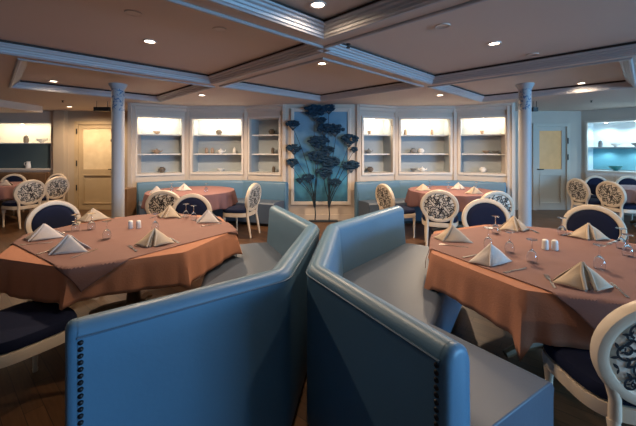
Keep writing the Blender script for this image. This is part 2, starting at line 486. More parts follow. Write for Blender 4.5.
# doors
def door(n, x0, x1, ztop, m, gm, hinge, panes):
    w = x1 - x0
    t = bpy.data.objects.new('door_%d' % n, None); C.objects.link(t); t.location = ((x0 + x1) / 2, YD + .02, 0); t['kind'] = 'structure'
    hw = w / 2
    def p(nm, bs, mm, bevel=.004):
        q = bmesh.new()
        for b in bs: box(q, *b)
        return obj(nm, q, mm, t, smooth=False, bevel=bevel)
    p('door_frame', [(-hw - .08, -hw, -.06, .04, 0, ztop + .08), (hw, hw + .08, -.06, .04, 0, ztop + .08), (-hw, hw, -.06, .04, ztop, ztop + .08)], m)
    s = .10
    p('door_leaf', [(-hw, -hw + s, -.02, .02, 0, ztop), (hw - s, hw, -.02, .02, 0, ztop), (-hw + s, hw - s, -.02, .02, ztop - .1, ztop),
                    (-hw + s, hw - s, -.02, .02, .88, 1.0), (-hw + s, hw - s, -.02, .02, 0, .14), (-hw + s, hw - s, 0, .02, .14, .88)], m)
    p('panel_moulding', [(-hw + s, hw - s, -.03, 0, .84, .88), (-hw + s, hw - s, -.03, 0, .14, .18), (-hw + s, -hw + s + .03, -.03, 0, .18, .84), (hw - s - .03, hw - s, -.03, 0, .18, .84)], m)
    p('pane', [(-hw + s, hw - s, .002, .014, 1.0, ztop - .1)], gm, 0)
    for z in panes: p('hinge', [(hinge * (hw + .02) - .012, hinge * (hw + .02) + .012, -.075, -.055, z - .07, z + .07)], M['darkmetal'], 0)
    q = bmesh.new(); tube(q, [(-hinge * (hw - .05), -.02, 1.0), (-hinge * (hw - .05), -.07, 1.0), (-hinge * (hw - .17), -.07, 1.0)], .012); obj('door_handle', q, M['darkmetal'], t)
    return t


door(1, -5.93 + .02, -4.98, 2.10, M['doorwarm'], M['frost'], -1, (.55, 1.15, 1.93))
door(2, 5.37, 6.12, 2.05, M['doorwood'], M['amber'], 1, (1.3, 1.7))
bm = bmesh.new(); box(bm, -5.09, -5.02, YD - .055, YD - .04, 1.68, 1.74); tag(obj('door_sign', bm, M['darkmetal'], smooth=False), 'tiny dark plaque on the pane of the yellow left door', 'sign')

bm = bmesh.new(); box(bm, -.09, .09, -.02, .30, 0, .74)
tag(obj('wooden_partition', bm, M['brownwood'], smooth=False, bevel=.006), 'low brown wooden partition between the left column and the left banquette', 'partition').location = (-3.70, 6.26, 0)
# side wall strips beyond the bay (baseboard)
for nm, a, b in (('baseboard_centre', mir(P1, -1), mir(P1, 1)),):
    mx, L = frame_matrix(a, b); bm = bmesh.new(); box(bm, .04, L - .04, -.02, 0, 0, .12, mx); struct(nm, bm, M['wall'])

# ------------------------------------------------------------------ picture panel and cut-out flowers
yp = P1[1]
t = thing('wall_picture', 'large framed blue and teal painted panel on the centre wall', 'picture', (XC - .01, yp, 0))
bm = bmesh.new(); box(bm, -.56, .56, -.03, -.012, .40, 2.28); obj('painting', bm, M['painting'], t, smooth=False)
bm = bmesh.new()
for b in ((-.63, -.56, .33, 2.35), (.56, .63, .33, 2.35), (-.56, .56, 2.28, 2.35), (-.56, .56, .33, .40)): box(bm, b[0], b[1], -.05, 0, b[2], b[3])
obj('frame', bm, M['trimw'], t, smooth=False, bevel=.008)
t = thing('flower_sculpture', 'tall navy cut-out umbel flowers standing in front of the blue picture', 'flower decoration', (XC - .01, yp - .12, 0))
# blossoms in picture coordinates (x, y of the photograph) measured on a plane just before the panel
def fp(px, py): Y = yp - .12; return ((px - 318) / 330 * Y - XC + .01, 1.5 - (py - 149) / 330 * Y)


blooms = [(315, 110.5, 10), (329, 108, 6.5), (324, 128, 8), (335, 128.5, 8.5), (293, 124, 6.5), (318, 142, 10.5), (294, 148, 7), (328, 150, 6.5), (292, 162, 6),
          (317, 156, 9), (330, 162, 9.5), (349, 139, 8.5), (354, 149, 4), (351, 165, 8), (324, 172, 8), (308, 177, 6), (335, 182, 6), (300, 180, 4), (322, 120, 5)]
rnd = random.Random(3)
base_l, base_r = fp(315, 208), fp(329, 208)
for i, (px, py, r) in enumerate(blooms):
    x, z = fp(px, py); rr = r / 330 * (yp - .12)
    bl = bmesh.new(); up = bmesh.new()
    for k in range(70):
        a = rnd.uniform(0, 2 * PI); d = math.sqrt(rnd.random())
        cx, cz = x + rr * d * math.cos(a), z + rr * .50 * d * math.sin(a) + rr * .15 * (1 - d * d)
        s = rr * rnd.uniform(.16, .26)
        lathe(bl, [(s * .3, -s * .6), (s, -s * .1), (s * .85, s * .4), (s * .3, s * .6)], 7, (cx, rnd.uniform(-.03, .02), cz), sy=.6)
    for k in range(7):
        a = -1 + 2 * k / 6
        tube(up, [(x, 0, z - rr * 1.0), (x + a * rr * .45, 0, z - rr * .5), (x + a * rr * .8, 0, z - rr * .05)], .006, 5)
    o = obj('blossom', bl, M['bloom'], t)
    obj('spokes', up, M['stem'], o)
    bx, bz = base_l if (px < 322) else base_r
    sb = bmesh.new()
    pts = []
    for k in range(11):
        q = k / 10; e = q * q * (1.6 - .6 * q)
        pts.append((bx + (x - bx) * e + .02 * math.sin(q * 5 + i), .012 * math.sin(i * 2.1), bz + (z - rr * .8 - bz) * q))
    pts[0] = (bx, 0, bz); tube(sb, pts, [.011 - .006 * k / 10 for k in range(11)], 6)
    obj('stem', sb, M['stem'], t)
for bx, bz in (base_l, base_r):
    sb = bmesh.new(); tube(sb, [(bx, 0, bz + .02), (bx + .01, 0, bz * .5), (bx, 0, .015)], .012, 8); obj('trunk', sb, M['stem'], t)
bm = bmesh.new(); box(bm, -.25, .35, -.06, .08, 0, .02); obj('base', bm, M['stem'], t, smooth=False)

# ------------------------------------------------------------------ columns
for s, lab in ((-1, 'left'), (1, 'right')):
    t = thing('column', 'round pale blue column with a floral top in the %s half of the room' % lab, 'column', (XC - .02 + s * 2.94, 4.77, 0))
    bm = bmesh.new(); lathe(bm, [(.082, .10), (.082, 2.05)], 28); obj('shaft', bm, M['col'], t)
    bm = bmesh.new(); lathe(bm, [(.082, 2.05), (.083, 2.36)], 28); obj('floral_band', bm, M['floral'], t)
    bm = bmesh.new(); lathe(bm, [(.083, 2.36), (.095, 2.375), (.10, 2.39), (.115, 2.41), (.12, ZC - .002)], 28); obj('capital', bm, M['col'], t)
    bm = bmesh.new(); lathe(bm, [(.11, 0), (.11, .06), (.095, .09), (.082, .10)], 28); obj('base', bm, M['col'], t)

# ------------------------------------------------------------------ ceiling fittings
def downlight(x, y, z, label, on=True, power=1.0, group='recessed ceiling downlights'):
    t = thing('downlight', label, 'ceiling light', (x, y, z), 0, group)
    bm = bmesh.new(); lathe(bm, [(.045, -.001), (.062, -.001), (.06, -.010), (.046, -.008)], 22, cap=False); obj('rim', bm, M['chrome'] if on else M['ceil'], t)
    bm = bmesh.new(); lathe(bm, [(.045, -.002), (.044, -.005)], 22); obj('bulb', bm, M['lampglow'] if on else M['lampdim'], t)
    if on:
        l = bpy.data.lights.new('downlight_beam', 'SPOT'); l.energy = SPOT_POWER * power; l.color = WARM; l.spot_size = R(168); l.spot_blend = .6; l.shadow_soft_size = .05
        o = bpy.data.objects.new('downlight_beam', l); C.objects.link(o); o.parent = t; o.location = (0, 0, -.02)


ZT = ZC + .10
for x, y, z, lab, p in ((-1.62, 3.18, ZT, 'downlight in the left ceiling coffer, above the left front table', 1),
                     (0.0, 2.37, ZT, 'downlight in the coffer nearest the viewer, at the top middle', .55),
                     (.05, 4.0, ZT, 'downlight at the near corner of the central coffer', 1),
                     (1.73, 3.24, ZT, 'downlight in the right ceiling coffer, above the right front table', 1),
                     (-2.02, 5.74, ZC, 'downlight in front of the left bay niches', 2.0), (2.12, 5.74, ZC, 'downlight in front of the right bay niches', 2.0),
                     (-4.05, 5.05, ZT, 'downlight in the far left coffer beside its corner moulding', .8), (4.15, 5.2, ZT, 'downlight in the far right coffer beside its corner moulding', .8),
                     (-5.5, 7.3, ZC, 'downlight just in front of the yellow left door', 1.3)):
    downlight(x, y, z, lab, True, p)
downlight(2.7, -.6, ZC, 'added fill downlight, out of view behind the right booth bench', True, .5)  # extra lamp, added to light the rear of the lower right chair
downlight(-1.41, 2.52, ZT, 'pale disc imitating a glint in the left coffer near the front edge of the ceiling', False)  # ceiling-coloured fitting put in for a reflective glint
downlight(-.85, 2.86, ZT, 'unlit downlight in the left coffer beside the central beam', False)
downlight(1.05, 2.78, ZT, 'unlit downlight in the right coffer towards the central beam', False)
downlight(2.35, 3.62, ZT, 'unlit downlight in the right coffer towards the right column', False)
for x, y, z, lab in ((.27, 2.95, ZC, 'small dark sprinkler on the beam at the middle of the ceiling'), (-4.95, 6.4, ZC, 'small sprinkler on the left ceiling in front of the yellow door'), (5.3, 6.4, ZC, 'small sprinkler on the right ceiling in front of the right door')):
    t = thing('sprinkler', lab, 'sprinkler', (x, y, z), 0, 'ceiling sprinklers')
    bm = bmesh.new(); lathe(bm, [(.022, -.001), (.022, -.006), (.01, -.012), (.008, -.03)], 12); obj('body', bm, M['darkmetal'], t)
    bm = bmesh.new(); lathe(bm, [(.018, -.036), (.018, -.03)], 12); obj('deflector', bm, M['darkmetal'], t)
for x, y, wd, lab in ((-4.22, 6.45, .30, 'dark hanging sign box beside the left column'), (4.27, 6.5, .10, 'small dark hanging box beside the right column')):
    t = thing('hanging_sign', lab, 'sign', (x, y, 0))
    bm = bmesh.new(); box(bm, -wd / 2, wd / 2, -.03, .03, 2.24, 2.32); obj('box', bm, M['darkmetal'], t, smooth=False, bevel=.004)
    for s in (-1, 1):
        bm = bmesh.new(); tube(bm, [(s * wd * .35, 0, 2.315), (s * wd * .35, 0, ZC)], .005, 6); obj('rod', bm, M['darkmetal'], t)

# ------------------------------------------------------------------ upholstered booth benches (near, back to back)
def bench(label, path, side, zt, studs, depth=.75, zs=.50, name='booth_bench', group=None, fr=.15):
    t = thing(name, label, 'bench', (path[0][0], path[0][1], 0), 0, group)
    o0 = Vector(path[0]); pl = [Vector(p) - o0 for p in path]
    fp_ = fillet(pl, fr)
    h = zt
    prof = [(0, .05), (0, h - .055), (.004, h - .036), (.014, h - .018), (.032, h - .004), (.056, h), (.084, h - .006), (.108, h - .022), (.122, h - .05), (.150, zs - .02), (.150, .05)]
    bm = bmesh.new(); sweep(bm, fp_, prof, side); obj('backrest', bm, M['leather'], t, bevel=.008)
    bm = bmesh.new(); sweep(bm, pl, [(.128, .06), (.128, zs - .03), (.150, zs - .012), (.30, zs), (depth - .03, zs), (depth - .004, zs - .012), (depth + .012, zs - .04), (depth + .006, zs - .08), (depth + .006, .06)], side, mid=(.93, 1.17) if studs else None)
    obj('seat', bm, M['warmseat'], t, bevel=.006)
    bm = bmesh.new(); sweep(bm, pl, [(.03, 0), (.03, .06), (depth - .05, .06), (depth - .05, 0)], side); obj('plinth', bm, M['darkmetal'], t)
    pp = offset_path(fp_, -.001, side)
    bm = bmesh.new(); tube(bm, [(p.x, p.y, h - .045) for p in pp], .0045, 6); obj('piping', bm, M['piping'], t)
    # padded end panels
    for e0, e1 in ((pl[0], pl[1]), (pl[-1], pl[-2])):
        d = (e0 - e1).normalized(); nn = Vector((-(e1 - e0).normalized().y, (e1 - e0).normalized().x)) * (side if e0 == pl[0] else -side)
        bm = bmesh.new(); rows = []
        for off, ins in ((-.004, .0), (.010, .0), (.022, .004), (.030, .012), (.034, .024)):
            rows.append([bm.verts.new((e0.x + nn.x * (.064 + (q - .064) * (1 - ins / .064)) + d.x * off, e0.y + nn.y * (.064 + (q - .064) * (1 - ins / .064)) + d.y * off, zz - (ins if zz > .3 else -ins))) for q, zz in [(min(q, .13), zz) for q, zz in prof]])
        for A, B in zip(rows, rows[1:]):
            for i in range(len(A)): bm.faces.new((A[i], A[(i + 1) % len(A)], B[(i + 1) % len(A)], B[i]))
        bm.faces.new(rows[-1]); bm.faces.new(rows[0][::-1]); obj('end_panel', bm, M['leather'], t)
    if studs:
        d = (pl[1] - pl[0]).normalized(); nrm = Vector((-d.y, d.x)) * -side
        sm = None
        k = 0; z = h - .062
        while z > .10:
            if sm is None:
                bm = bmesh.new(); lathe(bm, [(.0095, 0), (.008, .004), (.004, .0068)], 10)
                bmesh.ops.transform(bm, matrix=Vector((nrm.x, nrm.y, 0)).to_track_quat('Z', 'Y').to_matrix().to_4x4(), verts=bm.verts[:])
                sm = obj('nailhead', bm, M['stud'], t); o = sm
            else:
                o = sm.copy(); C.objects.link(o); o.parent = t
            o.location = (d.x * .010 + nrm.x * .0005, d.y * .010 + nrm.y * .0005, z)
            z -= .0235
    return t


LB = [(-.844, 1.156), (-.147, 1.677), (.015, 2.735), (-.42, 3.65)]
RBp = [(.379, 1.033), (-.066, 1.756), (.062, 2.745), (.83, 3.65)]
bench('blue leather booth bench on the left with nailheads down its front end', LB, 1, .88, True)
bench('blue leather booth bench on the right with nailheads and its grey seat showing', RBp, -1, .88, True)
# wall banquettes in the two bays
for s, side in ((-1, 'left'), (1, 'right')):
    path = [(p[0] * s + XC, p[1] - .06 + (0 if i else -.02)) for i, p in enumerate((( .70, 6.89), (1.66, 7.24), (2.94, 7.21), (3.72, 6.77)))]
    bench('blue wall banquette running below the niches of the %s bay' % side, path, -1 if s > 0 else 1, .83, False, depth=.56, zs=.47, name='wall_banquette', fr=.12)

# ------------------------------------------------------------------ chairs: round medallion back, navy front, black scrollwork on the rear
BA, BBv, BZ, BY = .27, .25, .665, -.235     # back ellipse half width, half height, centre height, centre depth
TILT = Matrix.Translation((0, BY, BZ)) @ Matrix.Rotation(R(9), 4, 'X')


def scroll_mesh(bm, mi):
    # flat curling ribbons and leaves on the rear of the back panel, in the plane of the panel (x, z)
    y = -.0265
    def inside(x, z): return (x / (BA - .055)) ** 2 + (z / (BBv - .055)) ** 2 < 1
    def ribbon(pts, w0, w1):
        prev = None; n = len(pts)
        for i, (x, z) in enumerate(pts):
            a = pts[max(0, i - 1)]; b = pts[min(n - 1, i + 1)]
            dx, dz = b[0] - a[0], b[1] - a[1]; l = math.hypot(dx, dz) or 1
            wd = w0 + (w1 - w0) * i / (n - 1)
            if not inside(x, z): prev = None; continue
            cur = (bm.verts.new((x - dz / l * wd, y, z + dx / l * wd)), bm.verts.new((x + dz / l * wd, y, z - dx / l * wd)))
            if prev: bm.faces.new((prev[0], cur[0], cur[1], prev[1])).material_index = mi
            prev = cur
    def leaf(x, z, ang, L):
        if not inside(x + L * math.cos(ang) * .8, z + L * math.sin(ang) * .8): return
        p = []
        for t in (0, .3, .6, .85, 1): p.append((t, .21 * math.sin(PI * min(1, t * .9 + .08))))
        up = [bm.verts.new((x + L * (t * math.cos(ang) - h * math.sin(ang)), y, z + L * (t * math.sin(ang) + h * math.cos(ang)))) for t, h in p]
        dn = [bm.verts.new((x + L * (t * math.cos(ang) + h * math.sin(ang)), y, z + L * (t * math.sin(ang) - h * math.cos(ang)))) for t, h in p]
        for i in range(4): bm.faces.new((up[i], up[i + 1], dn[i + 1], dn[i])).material_index = mi
    def spiral(cx, cz, r, a0, turns, sgn):
        pts = []; n = 30
        for i in range(n + 1):
            q = i / n; rr = r * (1 - .86 * q); a = a0 + sgn * q * turns * 2 * PI
            pts.append((cx + rr * math.cos(a), cz + rr * math.sin(a)))
        ribbon(pts, .0055, .0032)
        x, z = pts[-1]
        for k in range(3): leaf(x, z, a0 + k * 2.1, .020)
        for k in range(5):
            i = 2 + k * 4; x, z = pts[i]; a = math.atan2(z - cz, x - cx); leaf(x, z, a + sgn * .7, .034); 
            if k % 2 == 0: leaf(x, z, a + PI - sgn * .6, .022)
    for m in (1, -1):
        # the design repeats turned by half a circle, like a running vine
        def sp(cx, cz, r, a0, tn, sg): spiral(m * cx, m * cz, r, a0 if m > 0 else PI + a0, tn, sg)
        sp(.085, .060, .052, -2.3, 1.5, 1); sp(.045, -.080, .048, 2.2, 1.5, -1); sp(.160, -.020, .044, 2.6, 1.4, -1)
        sp(.020, .145, .042, -1.2, 1.3, 1); sp(.125, -.115, .036, 1.2, 1.3, -1); sp(.125, .130, .034, -2, 1.2, 1); sp(-.02, .055, .034, 2, 1.2, -1)
        ribbon([(m * (.02 + .055 * math.sin(k * .42 + .4)), m * (-.19 + k * .0195)) for k in range(11)], .0045, .0035)
        ribbon([(m * (.03 + k * .012), m * (-.03 + .04 * math.sin(k * .5))) for k in range(14)], .0045, .003)
        for k, (x, z) in enumerate(((.05, .02), (.12, .02), (.06, -.15), (.18, .06), (.07, .105), (.16, -.075), (.0, -.03))): leaf(m * x, m * z, m * k * 1.3, .034); leaf(m * x, m * z, m * k * 1.3 + 2.2, .026)


def make_chair(label, loc, rz, group):
    t = thing('medallion_chair', label, 'chair', loc, rz, group)
    n = 40
    def outline(k, e=0):
        a = 2 * PI * k / n; c, s = math.cos(a), math.sin(a)
        x = math.copysign(abs(c) ** .55, c) * (.255 + e); y = math.copysign(abs(s) ** .55, s) * (.235 + e)
        return x * (1 + .10 * (y / .235)) , y + .02
    def slab(levels):
        bm = bmesh.new(); rings = []
        for e, z in levels: rings.append([bm.verts.new((*outline(k, e), z)) for k in range(n)])
        for a, b in zip(rings, rings[1:]):
            for k in range(n): bm.faces.new((a[k], a[(k + 1) % n], b[(k + 1) % n], b[k]))
        bm.faces.new(rings[0][::-1]); bm.faces.new(rings[-1]); return bm
    obj('seat', slab([(-.02, .412), (0, .425), (.004, .45), (-.008, .478), (-.04, .492), (-.10, .499), (-.18, .502)]), M['navy'], t)
    obj('seat_frame', slab([(-.012, .345), (.004, .352), (.008, .385), (.004, .412), (-.012, .415)]), M['cream'], t)
    for sx in (-1, 1):
        bm = bmesh.new(); lathe(bm, [(.014, 0), (.016, .02), (.013, .03), (.019, .25), (.026, .31), (.022, .325), (.028, .35)], 14, (sx * .215, .205, 0)); obj('leg', bm, M['cream'], t)
        bm = bmesh.new(); tube(bm, [(sx * .175, -.27, 0), (sx * .172, -.235, .2), (sx * .17, -.205, .36)], [.015, .020, .024], 10); obj('leg', bm, M['cream'], t)
        bm = bmesh.new(); tube(bm, [(sx * .165, -.205, .36), (sx * .168, -.212, .45), (sx * .185, -.215, .52), (sx * .213, -.218, .57)], [.024, .022, .024, .022], 10); obj('stile', bm, M['cream'], t)
    bm = bmesh.new(); k_ = 48
    pr = [(-.030, -.012), (-.022, -.026), (0, -.031), (.020, -.024), (.026, 0), (.020, .024), (0, .031), (-.022, .026), (-.030, .012)]
    rings = []
    for i in range(k_):
        a = 2 * PI * i / k_
        rings.append([bm.verts.new(((BA - .028 + d) * math.cos(a), q, (BBv - .028 + d) * math.sin(a))) for d, q in pr])
    for i in range(k_):
        A, B = rings[i], rings[(i + 1) % k_]
        for j in range(len(pr)): bm.faces.new((A[j], A[(j + 1) % len(pr)], B[(j + 1) % len(pr)], B[j]))
    bmesh.ops.transform(bm, matrix=TILT, verts=bm.verts[:]); obj('back_frame', bm, M['cream'], t)
    def dome(y0, sgn, h, mats, scroll=False):
        bm = bmesh.new(); rr = []
        for q, hh in ((1, 0), (.97, .5), (.88, .8), (.7, .93), (.4, 1)):
            rr.append([bm.verts.new(((BA - .052) * q * math.cos(2 * PI * i / k_), y0 + sgn * h * hh, (BBv - .052) * q * math.sin(2 * PI * i / k_))) for i in range(k_)])
        for A, B in zip(rr, rr[1:]):
            for i in range(k_): bm.faces.new((A[i], A[(i + 1) % k_], B[(i + 1) % k_], B[i]))
        bm.faces.new(rr[-1]); bm.faces.new(rr[0][::-1])
        if scroll: scroll_mesh(bm, 1)
        bmesh.ops.transform(bm, matrix=TILT, verts=bm.verts[:])
        return bm
    obj('front_pad', dome(.002, 1, .034, 0), M['navy'], t)
    o = obj('rear_panel', dome(-.002, -1, .022, 0, True), [M['ivory'], M['black']], t, smooth=False)
    return t


def face(fx, fy): return math.atan2(fy, fx) - PI / 2


TL, TRc = (-1.66, 2.97), (1.70, 2.40)
BLt, BRt = (-2.28, 5.95), (2.42, 6.0)
FL, FR = (-6.75, 6.95), (6.33, 6.28)
G = 'medallion chairs around the dining tables'
chairs = [  # x, y, facing x, facing y, label
    (1.445, 1.57, .15, .99, 'medallion chair with scrollwork rear at the lower right corner, beside the right bench'),
    (1.93, 3.68, -.25, -1, 'medallion chair with navy front on the far left side of the right front table'),
    (2.70, 3.30, -.72, -.65, 'medallion chair with navy front behind the right front table, towards the right door'),
    (-1.80, 1.95, .42, .9, 'medallion chair with navy seat at the lower left, beside the end of the left bench'),
    (-2.72, 2.42, .9, .45, 'medallion chair with navy seat at the left edge, left of the left front table'),
    (-2.80, 3.64, .87, -.50, 'medallion chair with navy front behind the left front table, towards the yellow door'),
    (-1.66, 4.10, 0, -1, 'medallion chair with navy front on the far side of the left front table'),
    (1.86, 5.05, .36, .93, 'medallion chair showing its whole round scrollwork rear at the right back table'),
    (1.36, 5.72, .93, .37, 'medallion chair seen side on with its navy seat, left of the right back table'),
    (2.52, 4.94, -.05, 1, 'medallion chair with scrollwork rear at the right back table, behind a navy chair'),
    (-2.24, 5.02, -.05, 1, 'medallion chair with scrollwork rear at the left back table, behind a navy chair'),
    (-1.35, 5.80, -.93, .25, 'medallion chair with white scrollwork rear, right of the left back table'),
    (-5.78, 6.47, -.92, .39, 'medallion chair with scrollwork rear at the far left table, nearer of the two'),
    (-5.84, 7.15, -.97, .26, 'medallion chair with scrollwork rear at the far left table, closer to the yellow door'),
    (-6.32, 7.72, -.1, -1, 'medallion chair with dark front behind the far left table, near the pillar'),
    (-7.15, 7.60, .3, -.95, 'medallion chair with dark front behind the far left table, at the left edge'),
    (5.475, 6.66, 1, .06, 'medallion chair with scrollwork rear at the far right table, closer to the right door'),
    (5.65, 6.14, .99, .14, 'medallion chair with scrollwork rear at the far right table, farther from the right door'),
    (6.16, 7.10, -.1, -1, 'medallion chair with blue front behind the far right table, nearer the right door'),
    (6.76, 7.0, -.2, -.98, 'medallion chair with blue front behind the far right table, at the right edge'),
]
proto = None
for x, y, fx, fy, lab in chairs:
    if proto is None: proto = make_chair(lab, (x, y, 0), face(fx, fy), G)
    else: dup(proto, (x, y, 0), face(fx, fy), lab, G)

# ------------------------------------------------------------------ tables and cloths
ZTAB = .745


def oct_r(th, ap, rot, sides):
    if not sides: return ap
    d = (th - rot + PI / sides) % (2 * PI / sides) - PI / sides
    return min(ap / math.cos(d), ap / math.cos(PI / sides) * .993)


def make_table(label, c, ap, rot, sides, name='dining_table'):
    t = thing(name, label, 'table', (c[0], c[1], 0), 0)
    n = 64; bm = bmesh.new(); rings = []
    for e, z in ((-.03, ZTAB - .035), (-.012, ZTAB - .03), (-.010, ZTAB - .006), (-.016, ZTAB)):
        rings.append([bm.verts.new(((oct_r(2 * PI * i / n, ap, rot, sides) + e) * math.cos(2 * PI * i / n), (oct_r(2 * PI * i / n, ap, rot, sides) + e) * math.sin(2 * PI * i / n), z)) for i in range(n)])
    for A, B in zip(rings, rings[1:]):
        for i in range(n): bm.faces.new((A[i], A[(i + 1) % n], B[(i + 1) % n], B[i]))
    bm.faces.new(rings[0][::-1]); bm.faces.new(rings[-1]); obj('tabletop', bm, M['brownwood'], t)
    bm = bmesh.new(); lathe(bm, [(.09, .06), (.06, .14), (.05, .3), (.055, .55), (.10, .66), (.22, ZTAB - .035)], 20); obj('pedestal', bm, M['brownwood'], t)
    for k in range(4):
        a = k * PI / 2 + .1
        bm = bmesh.new(); tube(bm, [(.05 * math.cos(a), .05 * math.sin(a), .11), (.25 * math.cos(a), .25 * math.sin(a), .075), (.36 * math.cos(a), .36 * math.sin(a), .03)], [.04, .035, .028], 8); obj('foot', bm, M['brownwood'], t)
    return t


def make_cloth(label, c, ap, rot, sides, m, hem, folds, seed, dip=.07, amp=.016):
    rn = random.Random(seed); ph = [rn.uniform(0, 6) for _ in range(4)]
    n = 240; bm = bmesh.new(); zt = ZTAB + .004
    def Rr(th): return oct_r(th, ap, rot, sides)
    rings = []
    def corner(th):
        if not sides: return .5 + .5 * math.cos(folds * th + ph[3])
        d = abs((th - rot) % (2 * PI / sides) - PI / sides); return math.exp(-(d / .032) ** 2)
    for q in (.3, .6, .85, .97, 1.0): rings.append([(Rr(2 * PI * i / n) * q + (.006 if q == 1 else 0), zt - (.002 if q == 1 else 0)) for i in range(n)])
    for k in range(1, 9):
        q = k / 8; row = []
        for i in range(n):
            th = 2 * PI * i / n
            wv = amp * q * (math.sin(folds * th + ph[0]) + .6 * math.sin(folds * 1.7 * th // 1 * 0 + (2 * folds + 1) * th + ph[1]))
            h = (zt - hem) + dip * corner(th) + .012 * math.sin(5 * th + ph[2])
            row.append((Rr(th) + .012 + .022 * q + max(-.012 - .015 * q, wv) + .05 * q * corner(th) * (1 if sides else .6), zt - .004 - h * q))
        rings.append(row)
    vr = [[bm.verts.new((r * math.cos(2 * PI * i / n), r * math.sin(2 * PI * i / n), z)) for i, (r, z) in enumerate(row)] for row in rings]
    for A, B in zip(vr, vr[1:]):
        for i in range(n): bm.faces.new((A[i], A[(i + 1) % n], B[(i + 1) % n], B[i]))
    ce = bm.verts.new((0, 0, zt))
    for i in range(n): bm.faces.new((ce, vr[0][i], vr[0][(i + 1) % n]))
    o = obj('tablecloth', bm, m); o.location = (c[0], c[1], 0)
    so = o.modifiers.new('solid', 'SOLIDIFY'); so.thickness = .003; so.offset = 1
    return tag(o, label, 'tablecloth', 'tablecloths')


def make_overlay(label, c, ap, rot, sides, half, ang, m):
    # square top cloth laid corner to edge, its corners hanging over the table's rim
    n = 150; bm = bmesh.new(); zt = ZTAB + .0105; g = []
    for i in range(n + 1):
        row = []
        for j in range(n + 1):
            x, y = (2 * i / n - 1) * half, (2 * j / n - 1) * half
            X, Y = x * math.cos(ang) - y * math.sin(ang), x * math.sin(ang) + y * math.cos(ang)
            r = math.hypot(X, Y); th = math.atan2(Y, X); b = oct_r(th, ap, rot, sides) + .008
            z = zt + .0012 * math.sin(X * 9 + 1) * math.sin(Y * 8)
            if r > b:
                ov = r - b; k = b + .014 + .05 * (1 - math.exp(-ov * 6)); X, Y = X / r * k, Y / r * k; z = zt - .002 - ov * .97
                X += .006 * math.sin(ov * 25 + th * 9) * min(1, ov * 12)
            row.append(bm.verts.new((X, Y, z)))
        g.append(row)
    for i in range(n):
        for j in range(n): bm.faces.new((g[i][j], g[i + 1][j], g[i + 1][j + 1], g[i][j + 1]))
    o = obj('table_overlay', bm, m); o.location = (c[0], c[1], 0)
    so = o.modifiers.new('solid', 'SOLIDIFY'); so.thickness = .003; so.offset = 1
    return tag(o, label, 'tablecloth', 'square overlays on the front tables')


LROT, RROT = R(298), R(204)
make_table('octagonal dining table under a terracotta cloth, left front, inside the left booth', TL, .82, LROT, 8)
make_cloth('terracotta cloth hanging over the left front octagonal table', TL, .82, LROT, 8, M['cloth'], .535, 22, 1, dip=.02, amp=.007)
make_overlay('mauve square overlay on the left front table, one corner hanging over its near edge', TL, .82, LROT, 8, .725, R(281 - 45), M['overlay'])
make_table('octagonal dining table under a terracotta cloth, right front, inside the right booth', TRc, .81, RROT, 8)
make_cloth('terracotta cloth hanging over the right front octagonal table', TRc, .81, RROT, 8, M['cloth'], .512, 22, 2, dip=.10, amp=.006)
make_overlay('mauve square overlay on the right front table', TRc, .81, RROT, 8, .74, R(251.5 - 45), M['overlay'])
for lab, c, r, m in (('left back table, before the banquette', BLt, .74, M['pinkcloth']), ('right back table, before the banquette', BRt, .74, M['pinkcloth']),
                     ('far left table by the dark teal niche', FL, .68, M['pinkcloth']), ('far right table by the turquoise niche', FR, .64, M['mauvecloth'])):
    make_table('round dining table under a cloth: ' + lab, c, r, 0, 0)
    make_cloth(('lilac' if m is M['mauvecloth'] else 'dusky pink') + ' folded cloth on the ' + lab, c, r, 0, 0, m, .515, 13, len(lab), dip=.03, amp=.022)

# ------------------------------------------------------------------ table settings
ZS = ZTAB + .0145


